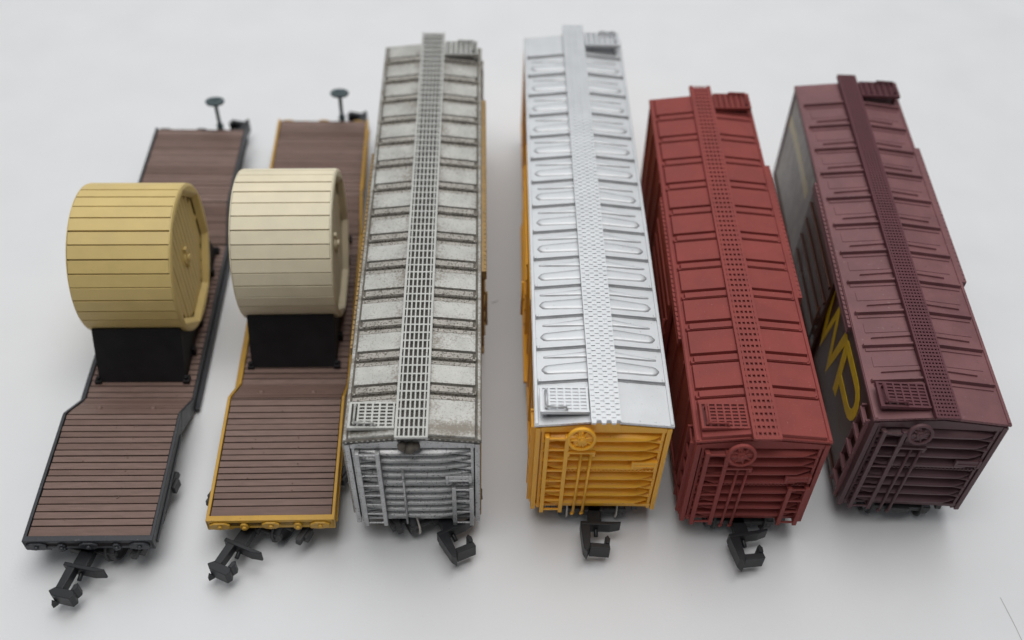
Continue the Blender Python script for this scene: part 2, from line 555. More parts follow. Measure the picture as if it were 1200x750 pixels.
        for (za, zb) in ((hb + 1.35, zmid - 0.25), (zmid + 0.25, he - 1.5)):
            pitch = (zb - za) / nr
            for i in range(nr):
                z = za + (i + 0.5) * pitch
                rib(-bw + 1.0, bw - 1.0, z, lambda u: 0.10 + (pitch * st.get('rib_f', 0.36) - 0.10) * min(1, math.sin(PI * u) * 1.35), 1.05)
                if i < nr - 1:
                    zz = z + pitch / 2
                    rib(bw - 4.6, bw - 0.9, zz, lambda u: 0.05 + pitch * 0.17 * u, 0.6)
                    rib(-bw + 0.9, -bw + 4.6, zz, lambda u: 0.05 + pitch * 0.17 * (1 - u), 0.6)
        ep = e.build('end_panel', [st['end'], st['end_back']], par, 0.05)
        ex = e.xf

        def sub(fn, name, mat, parent=par, bev=0.05):
            q = MB(off)
            q.xf = ex
            fn(q)
            return q.build(name, mat, parent, bev, roll=(parent is par))
        # ladders

        def ladder(q, xa, xb, z0, z1, rungs):
            for xx in (xa, xb):
                q.box(xx - 0.3, xx + 0.3, -0.95, -0.55, z0, z1)
                for zz in (z0 + 0.5, (z0 + z1) / 2, z1 - 0.5):
                    q.box(xx - 0.3, xx + 0.3, -0.56, 0.1, zz - 0.2, zz + 0.2)
            for i in range(rungs):
                zz = z0 + 0.7 + (z1 - z0 - 1.2) * i / (rungs - 1)
                q.box(xa + 0.2, xb - 0.2, -0.88, -0.62, zz - 0.16, zz + 0.16)
        sub(lambda q: ladder(q, -bw + 1.5, -bw + 4.3, hb + 0.3, he - 1.6, 8), 'ladder', st['end'])
        if st['right_ladder']:
            sub(lambda q: ladder(q, bw - 3.6, bw - 1.1, hb + 0.2, zmid + 0.3, 4), 'ladder', st['end'])
        # placard board

        def board(q):
            q.box(bw - 4.6, bw - 1.2, -0.6, 0.05, zmid + 1.5, zmid + 2.9)
            q.box(bw - 4.7, bw - 1.1, -0.72, -0.4, zmid + 2.0, zmid + 2.15)
            for xx in (bw - 4.75, bw - 1.45):
                q.box(xx, xx + 0.4, -0.72, -0.2, zmid + 1.35, zmid + 3.05)
        sub(board, 'placard_board', st['end'])
        if end == 0:
            zw = he - 1.1
            if st['wheel']:
                bx = -3.2
                q = MB(off)
                q.xf = Matrix.Translation((bx, -1.55, zw + 0.2)) @ Matrix.Rotation(R(st['wheel_lean']), 4, 'X')
                rr = st.get('wheel_r', 2.0)
                n = 40
                prof = [(rr - 0.38, 0.28), (rr, 0.22), (rr + 0.03, -0.22), (rr - 0.1, -0.34), (rr - 0.40, -0.28)]
                q.lathe(prof, (0, 0, 0), (0, 1, 0), n, closed=True)
                for k in range(8):
                    a = k * PI / 4 + 0.2
                    q.tube((0.35 * math.cos(a), -0.12, 0.35 * math.sin(a)), ((rr - 0.3) * math.cos(a), 0, (rr - 0.3) * math.sin(a)), 0.17, 6)
                q.tube((0, 0.3, 0), (0, -0.4, 0), 0.62, 14)
                q.tube((0, -0.38, 0), (0, -0.55, 0), 0.3, 10)
                q.tube((0, 0.25, 0), (0, 1.7, 0.1), 0.4, 10)
                q.build('brake_wheel', st['wheel_mat'], par, 0.03)

                def bracket(q):
                    q.box(bx - 1.7, bx + 2.3, -1.0, 0.1, zw - 4.3, zw - 3.9)
                    q.box(bx - 1.7, bx - 1.3, -0.9, 0.1, zw - 5.1, zw - 4.2)
                    q.box(bx + 1.9, bx + 2.3, -0.9, 0.1, zw - 5.1, zw - 4.2)
                    q.box(bx - 0.9, bx + 1.0, -0.45, 0.1, zw - 3.9, zw - 1.6)
                sub(bracket, 'brake_bracket', st['end'])
                for xx in (bx + 0.35, bx + 1.75):
                    sub(lambda q: (q.tube((xx, -0.75, zw - 4.0), (xx - 0.15, -0.75, hb - 0.1), 0.21, 8),
                                   q.tube((xx - 0.15, -0.75, hb + 0.1), (xx - 0.3, -0.6, hb - 0.5), 0.27, 8)), 'brake_rod', st['end'], bev=0)
            else:
                def lump(q):
                    for (dx, dz, r) in ((-0.9, 0.2, 0.75), (0.2, -0.1, 0.95), (1.0, 0.15, 0.6), (-0.2, -0.7, 0.6)):
                        q.lathe([(0.02, -r), (r * .6, -r * .8), (r, 0), (r * .6, r * .8), (0.02, r)], (dx - 0.4, -0.5, he - 0.55 + dz), (0.2, 1, 0.3), 9)
                sub(lump, 'broken_brake_mount', M_rust, bev=0)
                sub(lambda q: q.tube((-1.6, -0.7, zmid + 5), (-1.6, -0.7, hb + 0.6), 0.16, 8), 'brake_rod', st['end'], bev=0)
        # grab irons and side ladder at the left of this end

        def side_ladder(q):
            for zz in (0.87, 0.69, 0.51, 0.335, 0.14):
                zc = hb + (he - hb) * zz
                q.box(-hw - st['rung'], -hw + 0.1, 1.3, 4.3, zc - 0.35, zc + 0.35)
            for yy in (1.2, 4.1):
                q.box(-hw - 0.35, -bw + 0.05, yy, yy + 0.35, hb + 0.6, he - 2.0)
        sub(side_ladder, 'ladder', st['side_ladder'])

    # --- roof
    r = MB(off)
    r.m = 0 if st['kind'] != 'weathered' else 2
    r.prism([(-hw, he - 0.45), (-hw, he), (0, he + rise), (hw, he), (hw, he - 0.45), (0, he + rise - 0.5)], 0, L, 'y')
    r.m = 0

    def slab(s, xa, xb, y0, y1, h, i=0.12, ya=None, yb=None):
        """raised plate following the roof slope; ya/yb give the y range at the outer edge"""
        ya = y0 if ya is None else ya
        yb = y1 if yb is None else yb
        lo, hi = [], []
        for (xx, yy, dx, dy) in ((xa, y0, 1, 1), (xb, ya, -1, 1), (xb, yb, -1, -1), (xa, y1, 1, -1)):
            lo.append((s * xx, yy, rz(xx) - 0.1))
            hi.append((s * (xx + dx * i), yy + dy * i, rz(xx + dx * i) + h))
        r.hexa(lo + hi)

    def ridge(s, xa, xb, yin, yout, wf, h, n=16):
        """pressed rib with a rounded top: half width wf(u) from the walk (u = 0) to the eave (u = 1)"""
        prof = [(-1, -0.05), (-0.9, 0.62), (-0.72, 0.94), (-0.3, 1.0), (0.3, 1.0), (0.72, 0.94), (0.9, 0.62), (1, -0.05)]
        vs, fs = [], []
        for i in range(n + 1):
            u = i / n
            xx = xa + (xb - xa) * u
            ww_ = wf(u)
            yc_ = yin + (yout - yin) * (u * u * (3 - 2 * u))
            hh = h * min(1, ww_ / 0.22)
            for a, b2 in prof:
                vs.append((s * xx, yc_ + a * ww_, rz(xx) + b2 * hh))
        m = len(prof)
        for i in range(n):
            for j in range(m - 1):
                fs.append((i * m + j, i * m + j + 1, (i + 1) * m + j + 1, (i + 1) * m + j))
        fs += [tuple(range(m)), tuple(n * m + j for j in range(m))]
        r.add(vs, fs, [True] * (n * (m - 1)) + [False, False])
    for s in (-1, 1):                                     # eave lips
        r.m = 0
        slab(s, hw - 0.62, hw - 0.04, 0.1, L - 0.1, 0.16, 0.08)
    seams = [st['seam0'] + k * st['pitch'] for k in range(st['nseam'])]
    xi = 1.2
    for s in (-1, 1):
        if st['kind'] in ('weathered', 'red'):
            wea = st['kind'] == 'weathered'
            front = 1.05 if wea else 0.25
            for k, yk in enumerate(seams):
                r.m = 1 if wea else 0
                slab(s, xi, hw - 1.15, yk + 0.05, yk + 1.3, 0.62, 0.1)      # rib
                slab(s, xi, hw - 0.72, yk - 0.02, yk + 0.45, 0.45, 0.1)
                if wea:
                    slab(s, xi, hw - 0.78, yk - front, yk - 0.22, 0.28, 0.1)  # grubby strip below the rib
                r.m = 0
                slab(s, hw - 1.05, hw - 0.66, yk + 0.1, yk + 0.75, 0.5, 0.1)
                nxt = (seams[k + 1] - front) if k + 1 < len(seams) else L - 0.7
                slab(s, xi, hw - 0.78, yk + 1.72, nxt, 0.45 if wea else 0.58, 0.1)              # panel behind the rib
            slab(s, xi, hw - 0.78, 0.22, seams[0] - front, 0.45 if wea else 0.58, 0.1)
        elif st['kind'] == 'silver':
            for k, yk in enumerate(seams):
                wob = random.uniform(-0.15, 0.15) - (0.35 if s > 0 else 0.0)
                wb2 = random.uniform(-0.2, 0.15) - (0.25 if s > 0 else 0.0)
                xo = random.uniform(-0.25, 0.25)
                fa = random.uniform(0.5, 0.68)
                fb = random.uniform(0.95, 1.12)

                def wa(u, e=0.0):
                    return e + 0.07 + fa * (1 - u) ** 0.8

                def wb(u, e=0.0):
                    return e + 0.05 + fb * (1 - 0.32 * u) * math.sqrt(max(0.0, 1 - max(0, (u - 0.86) / 0.14) ** 2))
                r.m = 1  # shade lines drawn as slightly wider dark strips under seams and ridges
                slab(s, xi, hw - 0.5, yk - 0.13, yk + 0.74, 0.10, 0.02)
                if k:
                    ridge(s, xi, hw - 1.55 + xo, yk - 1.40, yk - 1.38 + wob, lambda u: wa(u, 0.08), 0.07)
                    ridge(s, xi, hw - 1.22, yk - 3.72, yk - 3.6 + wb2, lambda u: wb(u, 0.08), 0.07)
                r.m = 0
                slab(s, xi, hw - 0.58, yk, yk + 0.62, 0.42, 0.12)
                slab(s, hw - 1.15, hw - 0.54, yk - 0.08, yk + 0.72, 0.54, 0.14)
                if k:
                    ridge(s, xi, hw - 1.62 + xo, yk - 1.40, yk - 1.38 + wob, wa, 0.20)
                    ridge(s, xi, hw - 1.3, yk - 3.72, yk - 3.6 + wb2, wb, 0.17)
            r.m = 0
            yk = L - 0.6
        else:
            for k, yk in enumerate(seams):
                slab(s, xi, hw - 0.72, yk, yk + 0.6, 0.58, 0.13)
                slab(s, xi, hw - 1.0, yk - 0.75, yk - 0.12, 0.16, 0.1)
                if k < len(seams) - 1:
                    slab(s, xi, hw - random.uniform(2.1, 2.9), yk + 1.9, yk + 2.9, 0.28, 0.11, yk + 1.72, yk + 1.95)
                    slab(s, xi, hw - 1.6, yk + 2.9, yk + 4.9, 0.08, 0.06)
    # rivet row along the end edges of the roof
    for yy in (-0.06, L - 0.02):
        k = -hw + 0.5
        while k < hw - 0.3:
            r.box(k - 0.16, k + 0.16, yy, yy + 0.08, rz(k) - 0.36, rz(k) - 0.12)
            k += 0.75
    r.build('roof', st['roof'], par, 0.06)
    # --- roof walk
    wk = MB(off)
    zt = he + rise + 0.95
    ww = st['walk_w']
    y0, y1 = -0.75, L + st['walk_end']
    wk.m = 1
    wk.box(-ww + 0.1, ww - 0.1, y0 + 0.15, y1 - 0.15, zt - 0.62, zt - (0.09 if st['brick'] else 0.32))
    wk.m = 0
    nb = st['walk_bars']
    for i in range(nb + 1):
        xx = -ww + 2 * ww * i / nb
        t = st['bar_t'] * (1.5 if i in (0, nb) else 1)
        xx = min(max(xx, -ww + t), ww - t)
        wk.box(xx - t, xx + t, y0, y1, zt - 0.45 if i not in (0, nb) else zt - 0.72, zt)
    k = 0
    yy = y0 + 0.12
    while yy < y1 - (0.9 if st['brick'] else 0.05):
        t = st['cross_t']
        if st['brick']:
            for i in range(nb):
                xa = -ww + 2 * ww * i / nb
                o2 = st['walk_pitch'] / 2 if i % 2 else 0
                wk.box(xa + 0.03, xa + 2 * ww / nb - 0.03, yy + o2 - t, yy + o2 + t, zt - 0.40, zt - 0.02 + 0.05 * (i % 2))
        else:
            wk.box(-ww + 0.05, ww - 0.05, yy - t, yy + t, zt - 0.42, zt - 0.02)
        yy += st['walk_pitch']
    for yk in seams[::2]:
        wk.box(-ww + 0.3, ww - 0.3, yk + 0.1, yk + 0.5, he + rise - 0.3, zt - 0.63)
    wk.build('roof_walk', st['walk'], par)
    if st['kind'] == 'silver':
        for yy in (-0.62, L + 0.22):
            q = MB(off)
            q.box(-ww + 0.05, ww - 0.05, yy, yy + 0.4, he - 0.35, zt - 0.66)
            q.build('walk_bracket', st['end'][0] if isinstance(st['end'], list) else st['end'], par, 0.06)
    # --- end platforms beside the walk (left at the near end, right at the far end)
    for end in (0, 1):
        p = MB(off)
        if end:
            p.xf = Matrix.Translation((0, L, 0)) @ Matrix.Rotation(PI, 4, 'Z')
        xa, xb, ya, yb = -hw + 0.75, -ww - 0.12, 1.1, 5.5
        zp = he + rise + (0.55 if end == 0 else 1.15)
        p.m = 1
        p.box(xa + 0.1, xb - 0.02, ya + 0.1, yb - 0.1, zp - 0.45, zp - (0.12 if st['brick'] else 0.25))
        p.m = 0
        p.box(xa, xb, ya, ya + 0.32, zp - 0.6, zp)
        p.box(xa, xb, yb - 0.3, yb, zp - 0.6, zp)
        p.box(xa, xa + 0.35, ya + 0.3, yb - 0.3, zp - 0.6, zp)
        n = 5
        for i in range(n + 1):
            xx = xa + 1.3 + (xb - xa - 1.5) * i / n
            p.box(xx - 0.13, xx + 0.13, ya + 0.3, yb - 0.3, zp - 0.35, zp)
        n = 7
        for i in range(1, n):
            yy = ya + 0.2 + (yb - ya - 0.4) * i / n
            p.box(xa + 1.3, xb - 0.05, yy - 0.12, yy + 0.12, zp - 0.35, zp - 0.03)
        for xx in (xa + 0.5, xb - 0.7):
            p.box(xx, xx + 0.5, ya + 0.4, ya + 1.0, he, zp - 0.4)
            p.box(xx, xx + 0.5, yb - 1.0, yb - 0.5, he, zp - 0.4)
        pf = p.build('roof_platform', st['platform'], par)
        gi = MB(off)
        gi.xf = p.xf
        gi.tube((xa + 0.85, ya + 0.6, zp + 0.45), (xa + 0.85, yb - 0.9, zp + 0.45), 0.16, 8)
        gi.tube((xa + 0.85, ya + 0.6, zp + 0.45), (xa + 3.7, ya + 0.45, zp + 0.45), 0.17, 8)
        for (xx, yy) in ((xa + 0.85, ya + 0.6), (xa + 0.85, yb - 0.9), (xa + 3.7, ya + 0.45)):
            gi.tube((xx, yy, zp - 0.2), (xx, yy, zp + 0.5), 0.2, 8)
        gi.build('grab_iron', st['platform'][0], pf, roll=False)
    # --- running gear
    make_truck(par, off, 8.1, yaw=st.get('truck_yaw', 0), wm=st.get('wheel_metal'))
    make_truck(par, off, L - 8.1, wm=st.get('wheel_metal'))
    if st['coupler'] is not None:
        make_coupler(par, off, st['coupler'][0], st['coupler'][2], st['coupler'][1])
        make_coupler(par, off, 0, L - 0.6, 0.1, True)
    u = MB(off)
    u.box(-6.5, 6.5, 1.2, L - 1.2, hb - 0.1, hb + 0.6)
    u.box(-1.6, 1.6, 16, L - 16, hb - 1.0, hb)
    u.build('underframe', M_truck, par, 0.1)
    return par, off, bw


def ribbon(mb, pts, width, xa, xb):
    """flat stroke of a letter on the car side: points are (y, z)"""
    hw_ = width / 2
    n = len(pts)
    L1, L2 = [], []
    for i, p in enumerate(pts):
        p = Vector(p)
        a = Vector(pts[max(i - 1, 0)])
        b = Vector(pts[min(i + 1, n - 1)])
        if 0 < i < n - 1:
            d1, d2 = (p - a).normalized(), (b - p).normalized()
            nn = Vector((-(d1 + d2).y, (d1 + d2).x)).normalized()
            k = hw_ / max(0.45, nn.dot(Vector((-d1.y, d1.x))))
        else:
            d = (b - a).normalized()
            nn = Vector((-d.y, d.x))
            k = hw_
        L1.append(p + nn * k)
        L2.append(p - nn * k)
    vs = []
    for p in L1 + L2:
        vs.append((xa, p.x, p.y))
    for p in L1 + L2:
        vs.append((xb, p.x, p.y))
    fs = []
    m = 2 * n
    for i in range(n - 1):
        fs += [(i, i + 1, n + i + 1, n + i), (m + i, m + n + i, m + n + i + 1, m + i + 1),
               (i, m + i, m + i + 1, i + 1), (n + i, n + i + 1, m + n + i + 1, m + n + i)]
    fs += [(0, n, m + n, m), (n - 1, m + n - 1, m + 2 * n - 1, 2 * n - 1)]
    mb.add(vs, fs)


FIT3 = (-12.77, 79.94, -0.0503, 94.65, 18.91, 24.68, 4.03, 0.0057)
FIT4 = (13.40, 83.26, -0.0380, 95.09, 19.34, 25.53, 4.26, 0.0027)
FIT5 = (35.99, 82.19, -0.0223, 78.42, 18.85, 24.79, 4.30, 0.0275)
FIT6 = (60.80, 85.94, 0.0145, 78.84, 19.01, 25.96, 4.16, 0.0169)

make_boxcar(FIT3, 'weathered grimy silver boxcar with see-through grid roof walk, beside the yellow-edged flat car',
            dict(kind='weathered', walk_end=2.4, track_right=True, wheel_metal=M_wheel, ribs=5, rib_f=0.24, side=M_tan, track=(17, 62), track_mat=M_tan, end=M_wend, end_back=M_wback, right_ladder=True,
                 wheel=False, roof=[M_wsil, M_wgrim, M_wgroove], seam0=7.5, pitch=6.22, nseam=14, walk_w=2.25, walk_bars=7, bar_t=0.11,
                 walk_pitch=1.55, cross_t=0.13, brick=False, walk=[M_wwalk, M_pit], platform=[M_wwalk, M_pit],
                 side_ladder=M_wgrim, rung=0.25, coupler=(7.5 * math.sin(R(26)), R(26), 8.1 - 7.5 * math.cos(R(26))), truck_yaw=R(26)))
make_boxcar(FIT4, 'boxcar with clean bright silver roof and orange-yellow end with a spoked brake wheel',
            dict(kind='silver', walk_end=2.0, track_right=False, rib_f=0.33, wheel_metal=M_wheel, side=M_yel, track=(24, 62), track_mat=M_yel, end=M_yel, end_back=M_yel, right_ladder=False,
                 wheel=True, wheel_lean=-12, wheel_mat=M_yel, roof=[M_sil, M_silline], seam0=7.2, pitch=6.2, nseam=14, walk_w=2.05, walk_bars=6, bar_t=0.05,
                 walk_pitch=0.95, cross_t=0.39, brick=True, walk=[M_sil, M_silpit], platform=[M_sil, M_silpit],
                 side_ladder=M_yel, rung=0.3, coupler=(0.3, R(-2), 0.6)))
make_boxcar(FIT5, 'shorter oxide red boxcar, all one brick red, between the silver-roofed car and the brown car',
            dict(kind='red', walk_end=1.6, track_right=True, rib_f=0.31, side=M_red, track=(19, 51), track_mat=M_red, end=M_red, end_back=M_red, right_ladder=True,
                 wheel=True, wheel_lean=-10, wheel_mat=M_red, roof=[M_red], seam0=7.05, pitch=6.4, nseam=11, walk_w=1.95, walk_bars=6, bar_t=0.14,
                 walk_pitch=1.12, cross_t=0.33, brick=False, walk=[M_red, M_redpit], platform=[M_red, M_redpit],
                 side_ladder=M_red, rung=0.15, coupler=(-0.6, R(9), 0.8)))
p6, off6, bw6 = make_boxcar(FIT6, 'brown maroon boxcar with yellow letters on its dark side, rightmost of the row',
                            dict(kind='maroon', walk_end=1.2, track_right=True, side=M_marside, track=(17.5, 51), track_mat=M_mar, end=M_marend, end_back=M_marend, right_ladder=False,
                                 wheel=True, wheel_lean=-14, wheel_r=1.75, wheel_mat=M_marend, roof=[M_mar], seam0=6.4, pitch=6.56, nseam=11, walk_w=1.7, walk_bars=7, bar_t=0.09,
                                 walk_pitch=0.66, cross_t=0.19, brick=False, walk=[M_marwalk, M_marwalk], platform=[M_marwalk, M_marwalk],
                                 side_ladder=M_mar, rung=0.55, coupler=None))
lt = MB(off6)
xa, xb = -bw6 - 0.06, -bw6 + 0.02
ribbon(lt, [(29.3, 22.6), (26.8, 12.4), (24.4, 22.0), (21.2, 12.4), (18.4, 22.6)], 1.9, xa, xb)
lt.build('letter', M_letter, p6, roll=True)
lt = MB(off6)
bowl = [(17.3, 21.9)] + [(9.6 + 0.0, 21.9)] + [(9.6 - 2.9 * math.sin(t), 19.0 + 2.9 * math.cos(t)) for t in [PI * k / 8 for k in range(1, 8)]] + [(9.6, 16.1), (16.2, 16.1)]
ribbon(lt, bowl, 1.8, xa, xb)
ribbon(lt, [(17.25, 22.5), (15.4, 12.4)], 1.9, xa - 0.01, xb)
lt.build('letter', M_letter, p6, roll=True)
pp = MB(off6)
pp.box(-bw6 - 0.03, -bw6 + 0.02, 51.2, 78.0, 5.8, 24.4)  # flat pale mottled patch over the far end of the left side
pp.build('pale_patch', M_pale, p6, roll=True)
lt = MB(off6)
ribbon(lt, [(77, 19.4), (72, 19.8), (66, 19.8), (60, 19.5), (55, 19.0)], 2.3, xa, xb)
lt.build('painted_stripe', M_stripe, p6, roll=True)


# ------------------------------------------------------------------ depressed-centre flat cars
def deck_profile():
    return [(0, 7.2), (22.9, 7.2), (29.6, 2.2), (66.4, 2.2), (73.1, 7.2), (96, 7.2)]


def make_flat(fit, label, fr, yaw, cx):
    L = 96.0
    par = root('flat_car', fit, label, 'flat car', 'model flat cars standing in a row')
    off = (0, -L / 2, 0)
    hw = fit[4] / 2
    pr = deck_profile()
    f = MB(off)
    top = [(yy, zz + 0.22) for yy, zz in pr]
    bot = [(96, 5.1), (75.5, 5.1), (68.0, 0.7), (28.0, 0.7), (20.5, 5.1), (0, 5.1)]
    strips = list(zip(top, bot[::-1]))
    for s in (-1, 1):
        xa, xb = sorted((s * (hw - 0.48), s * hw))
        for (t0, b0), (t1, b1) in zip(strips[:-1], strips[1:]):
            f.hexa([(xa, b0[0], b0[1]), (xb, b0[0], b0[1]), (xb, b1[0], b1[1]), (xa, b1[0], b1[1]),
                    (xa, t0[0], t0[1]), (xb, t0[0], t0[1]), (xb, t1[0], t1[1]), (xa, t1[0], t1[1])])
        x2, x3 = sorted((s * (hw - 0.02), s * (hw + 0.22)))                     # lower flange and stake pockets
        f.box(x2, x3, 1, 20, 5.05, 5.6)
        f.box(x2, x3, 76, 95, 5.05, 5.6)
        x2, x3 = sorted((s * (hw - 0.02), s * (hw + 0.75)))
        f.box(x2, x3, 28.2, 67.8, 0.75, 1.3)
    for yy in (0, L - 0.9):                                             # end sills
        f.box(-hw + 0.02, hw - 0.02, yy, yy + 0.9, 5.3, 7.44 if yy == 0 else 6.6)
        sg = -1 if yy == 0 else 1
        fy = yy if yy == 0 else yy + 0.9
        for (xx, ww, zz) in ((-7.4, 1.5, 6.3), (-3.9, 0.6, 6.1), (0, 1.3, 6.4), (3.9, 0.6, 6.1), (7.2, 1.4, 6.3)):
            ya, yb = sorted((fy, fy + sg * 0.35))
            f.prism([(xx - ww, zz - 0.4), (xx - ww * 0.5, zz - 0.85), (xx + ww * 0.5, zz - 0.85), (xx + ww, zz - 0.4), (xx + ww, zz + 0.3), (xx + ww * 0.5, zz + 0.7), (xx - ww * 0.5, zz + 0.7), (xx - ww, zz + 0.3)], ya, yb, 'y')
            f.tube((xx, fy, zz), (xx + 0.1, fy + sg * 0.7, zz), 0.35, 8)
        ya, yb = sorted((fy, fy - sg * 1.6))
        f.box(-hw + 0.02, -5.6, ya + 0.02, yb, 4.9, 5.35)
        f.box(5.6, hw - 0.02, ya + 0.02, yb, 4.9, 5.35)
    f.build('frame', fr, par, 0.1)
    # boards
    d = MB(off)
    d.m = 1
    for (a, za), (b2, zb) in zip(pr[:-1], pr[1:]):
        d.hexa([(-hw + 0.44, a, za - 1.3), (hw - 0.44, a, za - 1.3), (hw - 0.44, b2, zb - 1.3), (-hw + 0.44, b2, zb - 1.3),
                (-hw + 0.44, a, za - 0.3), (hw - 0.44, a, za - 0.3), (hw - 0.44, b2, zb - 0.3), (-hw + 0.44, b2, zb - 0.3)])
    d.m = 0

    def zat(yy):
        for (a, za), (b2, zb) in zip(pr[:-1], pr[1:]):
            if a <= yy <= b2:
                return za + (zb - za) * (yy - a) / (b2 - a)
        return pr[-1][1]
    yy = 0.95
    first = True
    while yy < L - 0.4:
        wd = random.uniform(1.05, 1.3)
        if first or yy > L - 3:
            wd = 1.75
            first = False
        slope = 23.2 < yy + wd / 2 < 29.4 or 66.6 < yy + wd / 2 < 72.8
        gap = 0.05 if slope else random.uniform(0.14, 0.19)
        e = min(yy + wd, L - 0.1)
        if yy < 22.6 and e > 22.9:
            e = 22.85
        dz = random.uniform(-0.05, 0.05) if not slope else random.uniform(-0.01, 0.01)
        xl, xr = -hw + 0.54 + random.uniform(0, 0.1), hw - 0.54 - random.uniform(0, 0.06)
        tl = random.uniform(-0.05, 0.05)
        d.m = random.choice((0, 0, 0, 2, 3))
        a, b2 = yy, e - gap
        za, zb = zat(a), zat(b2)
        d.hexa([(xl, a, za - 0.5), (xr, a, za - 0.5), (xr, b2, zb - 0.5), (xl, b2, zb - 0.5),
                (xl, a, za + dz), (xr, a, za + dz + tl), (xr, b2, zb + dz + tl), (xl, b2, zb + dz)])
        yy = e
        if yy >= L - 0.11:
            break
    d.m = 0
    for (yy, xs) in ((25.2, (-4.6, 3.9)), (70.8, (-4.3, 4.2))):
        for xx in xs:
            z = zat(yy)
            d.lathe([(0.5, -0.1), (0.45, 0.2), (0.25, 0.35), (0.02, 0.38)], (xx, yy, z), (0, 0, 1), 10)
    for _ in range(26):
        yy = random.choice([random.uniform(2, 22), random.uniform(74, 94)])
        xx = random.choice([-4.2, 2.6, 2.8]) + random.uniform(-0.3, 0.3)
        d.lathe([(0.16, -0.05), (0.13, 0.07), (0.02, 0.1)], (xx, yy, zat(yy)), (0, 0, 1), 6)
    d.build('deck', [M_deck, M_deckgap, M_deck2, M_deck3], par, 0.07, 2)
    # hand brake mast at the far end
    m = MB(off)
    m.tube((3.8, 96.5, 6.2), (3.8, 96.5, 13.6), 0.38, 10)
    m.box(3.3, 4.4, 95.8, 97.0, 5.6, 6.4)
    m.tube((3.8, 96.5, 7.2), (3.8, 96.5, 7.9), 0.7, 10)
    mast = m.build('brake_mast', M_teal, par)
    bw_ = MB(off)
    bw_.lathe([(1.0, 0.3), (1.75, 0.3), (1.95, 0), (1.75, -0.4), (1.0, -0.3)], (3.8, 96.5, 13.7), (0, 0.25, 1), 24, closed=True)
    for k in range(5):
        a = k * 2 * PI / 5
        bw_.tube((3.8, 96.5, 13.7), (3.8 + 1.5 * math.cos(a), 96.5 + 1.5 * math.sin(a), 13.7 - 0.36 * math.sin(a)), 0.22, 6)
    bw_.tube((3.8, 96.4, 13.3), (3.8, 96.55, 14.2), 0.5, 10)
    bw_.build('brake_wheel', M_teal, mast, roll=False)
    make_truck(par, off, 8.6, 7.9, yaw)
    make_truck(par, off, L - 8.6, 6.9)
    make_coupler(par, off, cx, 0.8, yaw, arrow=True)
    make_coupler(par, off, 5.2, L - 0.8, R(-14), True)
    return par


